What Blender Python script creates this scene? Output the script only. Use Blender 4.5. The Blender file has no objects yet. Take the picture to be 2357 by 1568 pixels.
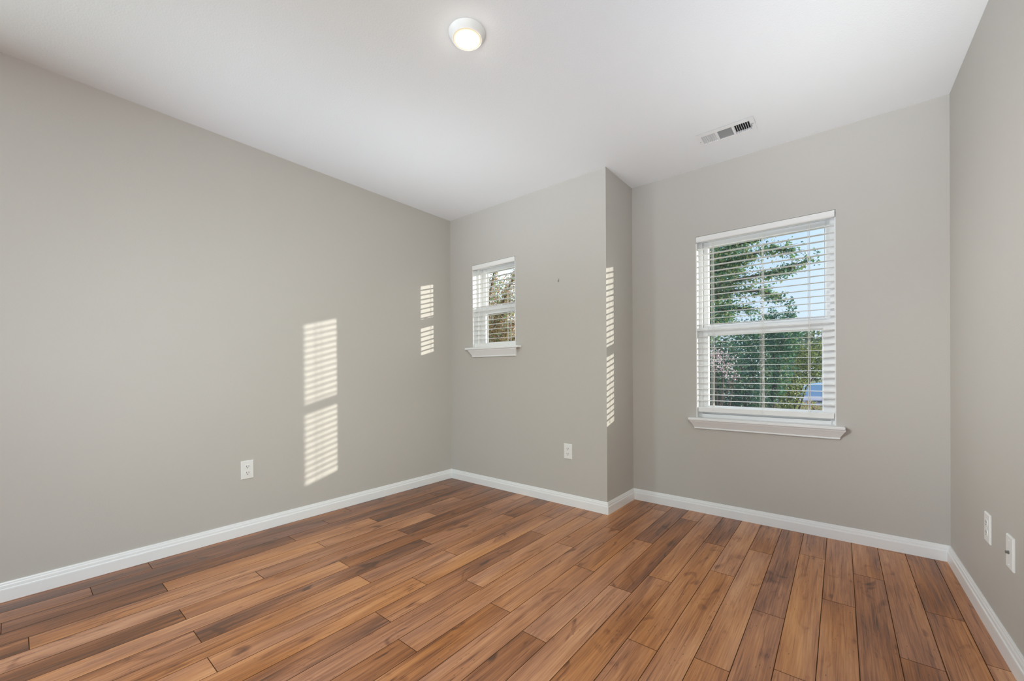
import bpy, bmesh, math, random
from mathutils import Vector, Matrix

random.seed(7)
SC = bpy.context.scene
COL = SC.collection

# ------------------------------------------------------------------ camera
F_PX, SHIFT_PX = 933.6664, 73.2782
YAW, PITCH, ROLL = -0.6806, -0.003, -0.006
CAM = Vector((2.8814, -2.636, 1.0097))
fwd = Vector((math.sin(YAW) * math.cos(PITCH), math.cos(YAW) * math.cos(PITCH), math.sin(PITCH)))
rgt = Vector((math.cos(YAW), -math.sin(YAW), 0))
upv = rgt.cross(fwd)
r2 = rgt * math.cos(ROLL) + upv * math.sin(ROLL)
u2 = -rgt * math.sin(ROLL) + upv * math.cos(ROLL)
cd = bpy.data.cameras.new('camera')
cd.sensor_width = 36.0
cd.sensor_fit = 'HORIZONTAL'
cd.lens = F_PX / 2357.0 * 36.0
cd.shift_y = SHIFT_PX / 2357.0
cd.clip_start = 0.02
cam = bpy.data.objects.new('camera', cd)
COL.objects.link(cam)
M3 = Matrix((r2, u2, -fwd)).transposed()
cam.matrix_world = Matrix.Translation(CAM) @ M3.to_4x4()
SC.camera = cam

# ------------------------------------------------------------------ exposure
SC.view_settings.view_transform = 'Standard'
SC.view_settings.look = 'None'
SC.view_settings.exposure = 0.0
SC.view_settings.gamma = 1.0
SC.view_settings.use_curve_mapping = False
SC.cycles.max_bounces = 10
SC.cycles.diffuse_bounces = 6
SC.cycles.glossy_bounces = 4
SC.cycles.transparent_max_bounces = 24
SC.cycles.sample_clamp_indirect = 4.0

# ------------------------------------------------------------------ sky
W = bpy.data.worlds.new('sky')
SC.world = W
W.use_nodes = True
wn = W.node_tree
wn.nodes.clear()
wo = wn.nodes.new('ShaderNodeOutputWorld')
wb = wn.nodes.new('ShaderNodeBackground')
wb.inputs['Strength'].default_value = 1.0
wt = wn.nodes.new('ShaderNodeTexCoord')
ws = wn.nodes.new('ShaderNodeSeparateXYZ')
wr = wn.nodes.new('ShaderNodeValToRGB')
wn.links.new(wt.outputs['Generated'], ws.inputs[0])
wn.links.new(ws.outputs['Z'], wr.inputs[0])
# the sky is much brighter round the low sun; the leftward glow is added fill
def sky_glow(direction, k, color, strength):
    d = Vector(direction).normalized()
    dp = wn.nodes.new('ShaderNodeVectorMath'); dp.operation = 'DOT_PRODUCT'
    nz = wn.nodes.new('ShaderNodeVectorMath'); nz.operation = 'NORMALIZE'
    wn.links.new(wt.outputs['Generated'], nz.inputs[0])
    wn.links.new(nz.outputs[0], dp.inputs[0]); dp.inputs[1].default_value = d
    m1 = wn.nodes.new('ShaderNodeMath'); m1.operation = 'MULTIPLY_ADD'
    m1.inputs[1].default_value = k; m1.inputs[2].default_value = -k
    wn.links.new(dp.outputs['Value'], m1.inputs[0])
    ex = wn.nodes.new('ShaderNodeMath'); ex.operation = 'EXPONENT'
    wn.links.new(m1.outputs[0], ex.inputs[0])
    sc = wn.nodes.new('ShaderNodeVectorMath'); sc.operation = 'SCALE'
    sc.inputs[0].default_value = [c * strength for c in color]
    wn.links.new(ex.outputs[0], sc.inputs['Scale'])
    return sc.outputs[0]
SUN_GLOW, FILL_GLOW = 5.0, 4.0
ad1 = wn.nodes.new('ShaderNodeVectorMath'); ad1.operation = 'ADD'
ad2 = wn.nodes.new('ShaderNodeVectorMath'); ad2.operation = 'ADD'
wn.links.new(wr.outputs[0], ad1.inputs[0])
wn.links.new(sky_glow((1.0, 0.695, 0.35), 7.0, (1.0, 0.95, 0.87), SUN_GLOW), ad1.inputs[1])
wn.links.new(ad1.outputs[0], ad2.inputs[0])
wn.links.new(sky_glow((-1.0, 0.25, 0.45), 7.0, (0.97, 0.98, 1.0), FILL_GLOW), ad2.inputs[1])
wn.links.new(ad2.outputs[0], wb.inputs[0])
wn.links.new(wb.outputs[0], wo.inputs[0])
e = wr.color_ramp.elements
e[0].position = 0.0
e[0].color = (0.66, 0.78, 0.93, 1)
e[1].position = 0.5
e[1].color = (0.28, 0.52, 0.93, 1)
for pos_, col_ in ((0.12, (0.57, 0.73, 0.94, 1)), (0.26, (0.43, 0.65, 0.95, 1))):
    k_ = wr.color_ramp.elements.new(pos_)
    k_.color = col_

# ------------------------------------------------------------------ sun
SUN_SLOPE, SUN_TAN = 0.695, 0.165            # dy/dx of the beam in plan, tangent of its elevation
hd = math.hypot(1.0, SUN_SLOPE)
sun_to = Vector((-1.0, -SUN_SLOPE, -SUN_TAN * hd)).normalized()
sd = bpy.data.lights.new('sun', 'SUN')
sd.energy = 4.0
sd.angle = math.radians(0.5)
sd.color = (1.0, 0.945, 0.85)
so = bpy.data.objects.new('sun', sd)
so.rotation_euler = sun_to.to_track_quat('-Z', 'Y').to_euler()
so.location = (20, 12, 6)
COL.objects.link(so)

# ------------------------------------------------------------------ added fill lights, out of view
def area(name, loc, target, sx, sy, power, color=(1, 1, 1), spread=math.pi):
    d = bpy.data.lights.new(name, 'AREA')
    d.shape = 'RECTANGLE'
    d.size, d.size_y = sx, sy
    d.energy = power
    d.color = color
    d.spread = spread
    o = bpy.data.objects.new(name, d)
    o.location = loc
    o.rotation_euler = (Vector(target) - Vector(loc)).to_track_quat('-Z', 'Z').to_euler()
    COL.objects.link(o)
    return o
# unseen fill lights added behind the camera, aimed at ceiling and walls
area('ceiling_fill_right', (2.4, -2.9, 0.3), (2.6, -0.7, 2.44), 0.8, 0.8, 3.7, (0.87, 1.0, 1.22), 1.0)
area('ceiling_fill_far_right', (2.95, -2.85, 0.3), (3.0, -0.3, 2.44), 0.6, 0.6, 2.4, (0.97, 1.0, 1.0), 0.6)
area('ceiling_fill_left', (0.6, -3.0, 0.3), (0.6, -1.2, 2.44), 0.8, 0.8, 2.9, (0.86, 1.0, 1.17), 1.0)
area('ceiling_fill_corner', (0.9, -2.9, 0.25), (0.9, -0.4, 2.44), 0.8, 0.5, 1.4, (0.93, 1.0, 1.08), 0.6)
area('ceiling_fill_middle', (2.0, -2.9, 0.25), (2.1, -0.2, 2.44), 0.8, 0.5, 0.5, (1.0, 1.0, 0.9), 0.55)
area('fill_left_wall', (2.6, -3.3, 2.0), (0.0, -1.7, 0.5), 0.8, 0.8, 2.4, (0.78, 1.0, 1.2), 1.2)
area('fill_right_wall', (1.2, -3.0, 2.0), (3.33, -0.1, 1.1), 0.5, 0.8, 3.7, (1.0, 1.0, 0.98), 0.7)
area('fill_room', (3.30, -2.75, 1.8), (0.2, -0.6, 0.6), 0.4, 1.0, 18.5, (0.93, 1.0, 0.86), 1.6)
# more added fill from the side walls, which have no openings there
area('rear_left_fill', (0.02, -4.0, 1.8), (3.0, -4.0, 1.8), 1.4, 1.1, 57, (0.84, 1.0, 0.98))
area('rear_right_fill', (3.33, -4.0, 1.8), (0.0, -4.0, 1.8), 1.4, 1.1, 15, (1.06, 1.0, 1.1))

# ================================================================== helpers
class MB:
    """collects polygons, links them as one mesh object"""
    def __init__(self):
        self.v, self.f, self.a = [], [], []
        self.attr = None
    def poly(self, pts, val=None):
        n = len(self.v)
        self.v += [Vector(p) for p in pts]
        self.f.append(tuple(range(n, n + len(pts))))
        self.a.append(val)
    def mesh(self, vs, fs, val=None):
        n = len(self.v)
        self.v += [Vector(p) for p in vs]
        for f in fs:
            self.f.append(tuple(n + i for i in f))
            self.a.append(val)
    def box(self, lo, hi, tf=None, bevel=0.0):
        bm = bmesh.new()
        bmesh.ops.create_cube(bm, size=1.0)
        c = [(lo[i] + hi[i]) / 2 for i in range(3)]
        s = [hi[i] - lo[i] for i in range(3)]
        for v in bm.verts:
            v.co = Vector([c[i] + v.co[i] * s[i] for i in range(3)])
        if bevel > 0:
            bmesh.ops.bevel(bm, geom=bm.edges[:], offset=bevel, segments=2, affect='EDGES', profile=0.6)
        self.add_bm(bm, tf)
    def add_bm(self, bm, tf=None):
        bm.verts.index_update()
        vs = [v.co.copy() for v in bm.verts]
        if tf:
            vs = [tf(*p) for p in vs]
        self.mesh(vs, [tuple(v.index for v in f.verts) for f in bm.faces])
        bm.free()
    def tube(self, pts, r, n=8, cap=True):
        pts = [Vector(p) for p in pts]
        rs = r if isinstance(r, (list, tuple)) else [r] * len(pts)
        rings = []
        ref = Vector((0.13, 0.31, 0.94))
        for i, p in enumerate(pts):
            t = (pts[min(i + 1, len(pts) - 1)] - pts[max(i - 1, 0)]).normalized()
            a = t.cross(ref)
            if a.length < 1e-3:
                a = t.cross(Vector((1, 0, 0)))
            a.normalize()
            b = t.cross(a)
            rings.append([p + (a * math.cos(2 * math.pi * k / n) + b * math.sin(2 * math.pi * k / n)) * rs[i] for k in range(n)])
        vs = [q for ring in rings for q in ring]
        fs = []
        for i in range(len(rings) - 1):
            for k in range(n):
                fs.append((i * n + k, i * n + (k + 1) % n, (i + 1) * n + (k + 1) % n, (i + 1) * n + k))
        if cap:
            fs.append(tuple(range(n - 1, -1, -1)))
            fs.append(tuple((len(rings) - 1) * n + k for k in range(n)))
        self.mesh(vs, fs)
    def lathe(self, prof, c, axis='z', n=32, cap0=True, cap1=True, tf=None):
        """prof: list of (radius, height)"""
        vs, fs = [], []
        for (r, h) in prof:
            for k in range(n):
                a = 2 * math.pi * k / n
                vs.append((c[0] + r * math.cos(a), c[1] + r * math.sin(a), c[2] + h))
        for i in range(len(prof) - 1):
            for k in range(n):
                fs.append((i * n + k, i * n + (k + 1) % n, (i + 1) * n + (k + 1) % n, (i + 1) * n + k))
        if cap0:
            fs.append(tuple(range(n - 1, -1, -1)))
        if cap1:
            fs.append(tuple((len(prof) - 1) * n + k for k in range(n)))
        if tf:
            vs = [tf(*p) for p in vs]
        self.mesh(vs, fs)
    def build(self, name, mat, parent=None, loc=None, smooth=False, attr=None):
        base = parent_loc(parent)
        o_loc = Vector(loc) if loc is not None else base
        me = bpy.data.meshes.new(name)
        me.from_pydata([tuple(p - o_loc) for p in self.v], [], self.f)
        bm = bmesh.new()
        bm.from_mesh(me)
        bmesh.ops.recalc_face_normals(bm, faces=bm.faces[:])
        bm.to_mesh(me)
        bm.free()
        if attr:
            at = me.attributes.new(attr, 'FLOAT_COLOR', 'FACE')
            for i, v in enumerate(self.a):
                at.data[i].color = v if v else (0, 0, 0, 1)
        me.materials.append(mat)
        if smooth:
            for p in me.polygons:
                p.use_smooth = True
            try:
                me.set_sharp_from_angle(angle=math.radians(35))
            except Exception:
                pass
        me.update()
        o = bpy.data.objects.new(name, me)
        COL.objects.link(o)
        if parent:
            o.parent = parent
            o.location = o_loc - base
        else:
            o.location = o_loc
        return o

WORLD_LOC = {}
def parent_loc(p):
    v = Vector((0, 0, 0))
    while p is not None:
        v += p.location
        p = p.parent
    return v

def empty(name, loc, parent=None):
    o = bpy.data.objects.new(name, None)
    o.empty_display_size = 0.1
    COL.objects.link(o)
    o.parent = parent
    o.location = Vector(loc) - parent_loc(parent)
    return o

def tag(o, label=None, cat=None, group=None, kind=None):
    if label: o['label'] = label
    if cat: o['category'] = cat
    if group: o['group'] = group
    if kind: o['kind'] = kind
    return o

def thing(name, label, cat, loc, group=None):
    return tag(empty(name, loc), label, cat, group)

# ================================================================== materials
def newmat(name):
    m = bpy.data.materials.new(name)
    m.use_nodes = True
    nt = m.node_tree
    b = nt.nodes['Principled BSDF']
    return m, nt, b

def simple(name, col, rough=0.5, metal=0.0, bump=None, spec=0.5, noise=None):
    m, nt, b = newmat(name)
    b.inputs['Base Color'].default_value = (*col, 1)
    b.inputs['Roughness'].default_value = rough
    b.inputs['Metallic'].default_value = metal
    b.inputs['Specular IOR Level'].default_value = spec
    tc = nt.nodes.new('ShaderNodeNewGeometry')
    if bump:
        scale, strength, dist = bump
        n = nt.nodes.new('ShaderNodeTexNoise')
        n.inputs['Scale'].default_value = scale
        n.inputs['Detail'].default_value = 3
        nt.links.new(tc.outputs['Position'], n.inputs['Vector'])
        bp = nt.nodes.new('ShaderNodeBump')
        bp.inputs['Strength'].default_value = strength
        bp.inputs['Distance'].default_value = dist
        nt.links.new(n.outputs['Fac'], bp.inputs['Height'])
        nt.links.new(bp.outputs[0], b.inputs['Normal'])
    if noise:
        scale, amt = noise
        n = nt.nodes.new('ShaderNodeTexNoise')
        n.inputs['Scale'].default_value = scale
        nt.links.new(tc.outputs['Position'], n.inputs['Vector'])
        mx = nt.nodes.new('ShaderNodeMix')
        mx.data_type = 'RGBA'
        mx.inputs[6].default_value = (*[c * (1 - amt) for c in col], 1)
        mx.inputs[7].default_value = (*[min(1, c * (1 + amt)) for c in col], 1)
        nt.links.new(n.outputs['Fac'], mx.inputs[0])
        nt.links.new(mx.outputs[2], b.inputs['Base Color'])
    return m

M_WALL = simple('greige_wall_paint', (0.535, 0.510, 0.475), 0.62, bump=(170, 0.32, 0.0013), noise=(3.0, 0.012), spec=0.35)
M_CEIL = simple('ceiling_paint', (0.832, 0.845, 0.850), 0.85, bump=(150, 0.34, 0.0018), noise=(2.0, 0.01), spec=0.2)
M_TRIM = simple('white_trim_paint', (0.86, 0.865, 0.87), 0.32, noise=(20, 0.01))
M_VINYL = simple('white_vinyl', (0.88, 0.88, 0.885), 0.38, noise=(15, 0.01))
M_SLAT = simple('white_slat_vinyl', (0.86, 0.855, 0.84), 0.26, noise=(18, 0.012))
M_PLASTIC = simple('white_plate_plastic', (0.82, 0.82, 0.80), 0.35, noise=(60, 0.01))
M_DARK = simple('dark_slot', (0.03, 0.03, 0.03), 0.6, noise=(40, 0.1))
M_METAL = simple('dull_metal', (0.30, 0.29, 0.28), 0.35, 1.0, noise=(80, 0.1))
M_CORD = simple('cord_fibre', (0.80, 0.79, 0.75), 0.8, noise=(400, 0.05))
M_GASKET = simple('grey_gasket', (0.22, 0.22, 0.22), 0.6, noise=(40, 0.05))
M_DUCT = simple('duct_liner', (0.05, 0.05, 0.05), 0.8, noise=(30, 0.1))
M_VENT = simple('white_vent_enamel', (0.82, 0.82, 0.82), 0.4, noise=(40, 0.01))
M_EXT = simple('exterior_siding', (0.62, 0.58, 0.50), 0.8, noise=(8, 0.06))
M_SUB = simple('dark_underlay', (0.035, 0.018, 0.010), 0.8, noise=(20, 0.2))

def glass_mat():
    m = bpy.data.materials.new('window_glass')
    m.use_nodes = True
    nt = m.node_tree
    nt.nodes.clear()
    o = nt.nodes.new('ShaderNodeOutputMaterial')
    mx = nt.nodes.new('ShaderNodeMixShader')
    t = nt.nodes.new('ShaderNodeBsdfTransparent')
    t.inputs[0].default_value = (0.95, 0.97, 0.96, 1)
    g = nt.nodes.new('ShaderNodeBsdfGlossy')
    g.inputs['Roughness'].default_value = 0.02
    lw = nt.nodes.new('ShaderNodeLayerWeight')           # same reflectance from either side of the pane
    lw.inputs['Blend'].default_value = 0.5
    pw = nt.nodes.new('ShaderNodeMath'); pw.operation = 'POWER'; pw.inputs[1].default_value = 5.0
    ma = nt.nodes.new('ShaderNodeMath'); ma.operation = 'MULTIPLY_ADD'
    ma.inputs[1].default_value = 0.75; ma.inputs[2].default_value = 0.025
    nt.links.new(lw.outputs['Facing'], pw.inputs[0])
    nt.links.new(pw.outputs[0], ma.inputs[0])
    nt.links.new(ma.outputs[0], mx.inputs[0])
    nt.links.new(t.outputs[0], mx.inputs[1])
    nt.links.new(g.outputs[0], mx.inputs[2])
    nt.links.new(mx.outputs[0], o.inputs[0])
    return m
M_GLASS = glass_mat()

def lens_mat():
    m = bpy.data.materials.new('lamp_lens')
    m.use_nodes = True
    nt = m.node_tree
    nt.nodes.clear()
    o = nt.nodes.new('ShaderNodeOutputMaterial')
    em = nt.nodes.new('ShaderNodeEmission')
    # frosted lens: hottest in the middle over the light source, weaker and warmer at the rim
    tc = nt.nodes.new('ShaderNodeTexCoord')
    sx = nt.nodes.new('ShaderNodeSeparateXYZ')
    cb = nt.nodes.new('ShaderNodeCombineXYZ')
    ln = nt.nodes.new('ShaderNodeVectorMath'); ln.operation = 'LENGTH'
    mr = nt.nodes.new('ShaderNodeMapRange')
    mr.inputs['From Max'].default_value = 0.0585
    cr = nt.nodes.new('ShaderNodeValToRGB')
    cr.color_ramp.elements[0].position = 0.70
    cr.color_ramp.elements[0].color = (1.0, 0.95, 0.82, 1)
    cr.color_ramp.elements[1].position = 1.0
    cr.color_ramp.elements[1].color = (0.30, 0.235, 0.155, 1)
    q = cr.color_ramp.elements.new(0.88); q.color = (0.50, 0.46, 0.34, 1)
    nt.links.new(tc.outputs['Object'], sx.inputs[0])
    nt.links.new(sx.outputs[0], cb.inputs[0]); nt.links.new(sx.outputs[1], cb.inputs[1])
    nt.links.new(cb.outputs[0], ln.inputs[0])
    nt.links.new(ln.outputs['Value'], mr.inputs['Value'])
    nt.links.new(mr.outputs[0], cr.inputs[0])
    nt.links.new(cr.outputs[0], em.inputs['Color'])
    em.inputs['Strength'].default_value = 2.6
    nt.links.new(em.outputs[0], o.inputs[0])
    return m
M_LENS = lens_mat()

def leaf_mat(name):
    """leaf colour comes from each leaf's own attribute; leaves let some light through"""
    m = bpy.data.materials.new(name)
    m.use_nodes = True
    nt = m.node_tree
    nt.nodes.clear()
    o = nt.nodes.new('ShaderNodeOutputMaterial')
    a = nt.nodes.new('ShaderNodeAttribute')
    a.attribute_name = 'leafcol'
    d = nt.nodes.new('ShaderNodeBsdfDiffuse')
    t = nt.nodes.new('ShaderNodeBsdfTranslucent')
    g = nt.nodes.new('ShaderNodeBsdfGlossy')
    g.inputs['Roughness'].default_value = 0.4
    g.inputs['Color'].default_value = (1, 1, 1, 1)
    mx = nt.nodes.new('ShaderNodeMixShader')
    mx.inputs[0].default_value = 0.35
    m2 = nt.nodes.new('ShaderNodeMixShader')
    m2.inputs[0].default_value = 0.05
    nt.links.new(a.outputs['Color'], d.inputs['Color'])
    nt.links.new(a.outputs['Color'], t.inputs['Color'])
    nt.links.new(d.outputs[0], mx.inputs[1])
    nt.links.new(t.outputs[0], mx.inputs[2])
    nt.links.new(mx.outputs[0], m2.inputs[1])
    nt.links.new(g.outputs[0], m2.inputs[2])
    nt.links.new(m2.outputs[0], o.inputs[0])
    return m
M_LEAF = leaf_mat('leaf')
M_BARK = simple('bark', (0.10, 0.075, 0.055), 0.9, bump=(30, 0.6, 0.01), noise=(12, 0.4))

def floor_mat():
    m, nt, b = newmat('wood_plank_laminate')
    L = nt.links
    N = nt.nodes.new
    def math_(op, a, b_=None, clamp=False):
        n = N('ShaderNodeMath'); n.operation = op; n.use_clamp = clamp
        for i, x in enumerate((a, b_)):
            if x is None: continue
            if isinstance(x, (int, float)): n.inputs[i].default_value = x
            else: L.new(x, n.inputs[i])
        return n.outputs[0]
    def noise(vec, scale, detail=4, rough=0.55, dist=0.0):
        n = N('ShaderNodeTexNoise')
        n.inputs['Scale'].default_value = scale
        n.inputs['Detail'].default_value = detail
        n.inputs['Roughness'].default_value = rough
        n.inputs['Distortion'].default_value = dist
        L.new(vec, n.inputs['Vector'])
        return n.outputs['Fac']
    def mapping(vec, sc):
        n = N('ShaderNodeMapping')
        n.inputs['Scale'].default_value = sc
        L.new(vec, n.inputs['Vector'])
        return n.outputs[0]
    def rng(x, lo, hi, a=0.0, b_=1.0):
        n = N('ShaderNodeMapRange')
        n.inputs['From Min'].default_value = lo
        n.inputs['From Max'].default_value = hi
        n.inputs['To Min'].default_value = a
        n.inputs['To Max'].default_value = b_
        L.new(x, n.inputs['Value'])
        return n.outputs[0]
    g = N('ShaderNodeNewGeometry')
    at = N('ShaderNodeAttribute'); at.attribute_name = 'plank'
    sp = N('ShaderNodeSeparateColor'); L.new(at.outputs['Color'], sp.inputs[0])
    tone, rnd, edge = sp.outputs[0], sp.outputs[1], sp.outputs[2]
    # each plank gets its own piece of wood: shift the grain coordinates by its random number
    sh = N('ShaderNodeCombineXYZ')
    L.new(math_('MULTIPLY', rnd, 37.0), sh.inputs[0])
    L.new(math_('MULTIPLY', rnd, 91.0), sh.inputs[1])
    L.new(math_('MULTIPLY', rnd, 13.0), sh.inputs[2])
    ad = N('ShaderNodeVectorMath'); ad.operation = 'ADD'
    L.new(g.outputs['Position'], ad.inputs[0]); L.new(sh.outputs[0], ad.inputs[1])
    P = ad.outputs[0]
    broad = noise(mapping(P, (9.0, 1.3, 1)), 1.0, 3, 0.5, 0.6)          # cloudy light and dark areas
    streak = noise(mapping(P, (60.0, 2.2, 1)), 1.0, 5, 0.6, 0.4)        # grain streaks
    fine = noise(mapping(P, (230.0, 5.0, 1)), 1.0, 4, 0.65)             # fine lines
    vein = noise(mapping(P, (95.0, 2.6, 1)), 1.0, 3, 0.55, 0.8)         # dark veins along the grain
    hue = noise(mapping(P, (5.0, 0.9, 1)), 1.0, 2, 0.5)                 # greyer and redder areas
    saw = noise(mapping(P, (26.0, 190.0, 1)), 1.0, 2, 0.5)              # cross-cut saw marks
    knot = noise(mapping(P, (14.0, 5.5, 1)), 1.0, 2, 0.5, 1.2)          # dark smoky patches
    t = math_('ADD', tone, math_('MULTIPLY', math_('SUBTRACT', broad, 0.5), 1.00))
    t = math_('ADD', t, math_('MULTIPLY', math_('SUBTRACT', streak, 0.5), 0.80))
    t = math_('ADD', t, math_('MULTIPLY', math_('SUBTRACT', fine, 0.5), 0.95))
    vd = rng(vein, 0.58, 0.72, 0.0, 0.36)
    vd.node.clamp = True
    t = math_('SUBTRACT', t, vd)
    kd = rng(knot, 0.62, 0.78, 0.0, 0.42)
    kd.node.clamp = True
    t = math_('SUBTRACT', t, kd, True)
    cr = N('ShaderNodeValToRGB'); L.new(t, cr.inputs[0])
    el = cr.color_ramp.elements
    el[0].position = 0.0; el[0].color = (0.098, 0.036, 0.013, 1)
    el[1].position = 1.0; el[1].color = (0.665, 0.325, 0.126, 1)
    q = cr.color_ramp.elements.new(0.30); q.color = (0.268, 0.092, 0.025, 1)
    q = cr.color_ramp.elements.new(0.62); q.color = (0.468, 0.188, 0.058, 1)
    hs = N('ShaderNodeHueSaturation')
    L.new(rng(hue, 0.3, 0.7, 0.84, 1.02), hs.inputs['Saturation'])
    L.new(rng(hue, 0.3, 0.7, 0.495, 0.5), hs.inputs['Hue'])
    L.new(cr.outputs[0], hs.inputs['Color'])
    # little dark nicks
    vo = N('ShaderNodeTexVoronoi'); vo.feature = 'F1'; vo.voronoi_dimensions = '2D'
    vo.inputs['Scale'].default_value = 1.0
    L.new(mapping(P, (52.0, 14.0, 1)), vo.inputs['Vector'])
    nick = rng(vo.outputs['Distance'], 0.03, 0.10, 0.75, 0.0)
    nick.node.clamp = True
    gate = rng(noise(mapping(P, (16, 6, 1)), 1.0, 1), 0.54, 0.62, 0, 1)
    gate.node.clamp = True
    nick = math_('MULTIPLY', nick, gate)
    mx = N('ShaderNodeMix'); mx.data_type = 'RGBA'
    L.new(nick, mx.inputs[0]); L.new(hs.outputs[0], mx.inputs[6])
    mx.inputs[7].default_value = (0.05, 0.022, 0.012, 1)
    # the painted bevel along each board's edge
    me = N('ShaderNodeMix'); me.data_type = 'RGBA'
    L.new(edge, me.inputs[0]); L.new(mx.outputs[2], me.inputs[6])
    me.inputs[7].default_value = (0.085, 0.038, 0.018, 1)
    L.new(me.outputs[2], b.inputs['Base Color'])
    ro = rng(streak, 0.2, 0.8, 0.28, 0.42)
    L.new(math_('MAXIMUM', ro, math_('MULTIPLY', edge, 0.9)), b.inputs['Roughness'])
    L.new(math_('SUBTRACT', 0.6, math_('MULTIPLY', edge, 0.55)), b.inputs['Specular IOR Level'])
    h = math_('ADD', math_('MULTIPLY', fine, 0.6), math_('MULTIPLY', saw, 0.55))
    h = math_('ADD', h, math_('MULTIPLY', streak, 0.8))
    h = math_('SUBTRACT', h, math_('MULTIPLY', nick, 1.2))
    bp = N('ShaderNodeBump')
    bp.inputs['Strength'].default_value = 0.30
    bp.inputs['Distance'].default_value = 0.0012
    L.new(h, bp.inputs['Height'])
    L.new(bp.outputs[0], b.inputs['Normal'])
    return m
M_FLOOR = floor_mat()

# ================================================================== room shell
H = 2.44
TH = 0.175
RY = -5.2
def along(p, q, y):
    t = (y - p[1]) / (q[1] - p[1])
    return (p[0] + (q[0] - p[0]) * t, y)
A, B, Cc, D = (0.0, 0.0), (1.605, -0.0033), (1.6113, 0.444), (3.3268, 0.4471)
RE = along(D, (3.3527, -2.5529), RY)
LE = along(A, (-0.0174, -3.0), RY)
POLY = [A, B, Cc, D, RE, LE]                  # clockwise seen from above
WALLS = ['back_left', 'return', 'back_right', 'right', 'rear', 'left']
NP = len(POLY)

def seg_frame(i):
    a, b = Vector(POLY[i]), Vector(POLY[(i + 1) % NP])
    t = (b - a).normalized()
    n = Vector((t.y, -t.x))                   # into the room
    return a, t, n, (b - a).length

def offset(d):
    """corner points of the outline moved d into the room"""
    out = []
    for i in range(NP):
        a0, t0, n0, _ = seg_frame((i - 1) % NP)
        a1, t1, n1, _ = seg_frame(i)
        p, q = a0 + n0 * d, a1 + n1 * d
        cr = t0.x * t1.y - t0.y * t1.x
        w = q - p
        k = (w.x * t1.y - w.y * t1.x) / cr
        out.append(p + t0 * k)
    return out

def wall_tf(i, flip=False):
    """(s, d, z) on wall i -> world; s along the wall, d into the room"""
    a, t, n, ln = seg_frame(i)
    def tf(s, d, z):
        p = a + t * s + n * d
        return Vector((p.x, p.y, z))
    return tf

def plane_wall(i, name, openings=()):
    """solid wall; openings: list of (s0, s1, z0, z1)"""
    mb = MB()
    a, t, n, ln = seg_frame(i)
    tf = wall_tf(i)
    po = offset(-TH)
    so0 = (po[i] - a).dot(t)
    so1 = (po[(i + 1) % NP] - a).dot(t)
    ss = sorted({0.0, ln} | {x for o in openings for x in o[:2]})
    zs = sorted({0.0, H} | {x for o in openings for x in o[2:]})
    def hole(s, z):
        return any(o[0] < s < o[1] and o[2] < z < o[3] for o in openings)
    def smap(s):
        return so0 if s == 0.0 else (so1 if s == ln else s)
    for j in range(len(ss) - 1):
        for k in range(len(zs) - 1):
            if hole((ss[j] + ss[j + 1]) / 2, (zs[k] + zs[k + 1]) / 2):
                continue
            s0, s1, z0, z1 = ss[j], ss[j + 1], zs[k], zs[k + 1]
            mb.poly([tf(s0, 0, z0), tf(s1, 0, z0), tf(s1, 0, z1), tf(s0, 0, z1)])
            mb.poly([tf(smap(s0), -TH, z0), tf(smap(s0), -TH, z1), tf(smap(s1), -TH, z1), tf(smap(s1), -TH, z0)])
    for (s0, s1, z0, z1) in openings:
        mb.poly([tf(s0, 0, z0), tf(s0, 0, z1), tf(s0, -TH, z1), tf(s0, -TH, z0)])
        mb.poly([tf(s1, 0, z0), tf(s1, -TH, z0), tf(s1, -TH, z1), tf(s1, 0, z1)])
        mb.poly([tf(s0, 0, z1), tf(s1, 0, z1), tf(s1, -TH, z1), tf(s0, -TH, z1)])
        if z0 > 0:
            mb.poly([tf(s0, 0, z0), tf(s0, -TH, z0), tf(s1, -TH, z0), tf(s1, 0, z0)])
    # ends, top and bottom
    mb.poly([tf(0, 0, 0), tf(0, 0, H), tf(so0, -TH, H), tf(so0, -TH, 0)])
    mb.poly([tf(ln, 0, 0), tf(so1, -TH, 0), tf(so1, -TH, H), tf(ln, 0, H)])
    mb.poly([tf(0, 0, H), tf(ln, 0, H), tf(so1, -TH, H), tf(so0, -TH, H)])
    return mb

BIG = (0.470, 1.250, 0.655, 1.958)
SMALL = (0.293, 0.790, 1.203, 1.966)
# wide opening at the rear, behind the camera
rear_len = seg_frame(4)[3]
REAR_OPEN = (0.20, rear_len - 0.20, 0.0, 2.32)
for i, nm in enumerate(WALLS):
    op = {'back_right': (BIG,), 'back_left': (SMALL,), 'rear': (REAR_OPEN,)}.get(nm, ())
    mb = plane_wall(i, nm, op)
    if nm == 'left':
        # four tiny filled nail holes low on the wall
        tfL = wall_tf(i)
        lnL = seg_frame(i)[3]
        for (s, z) in ((2.593, 0.177), (2.559, 0.164), (2.575, 0.157), (2.602, 0.169)):
            bm = bmesh.new()
            bmesh.ops.create_icosphere(bm, subdivisions=1, radius=0.0022)
            mb.add_bm(bm, lambda x, y, zz, s=s, z=z: tfL(lnL - s + x, y * 0.5, z + zz))
    o = mb.build('wall_' + nm, M_WALL)
    tag(o, kind='structure')

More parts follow.
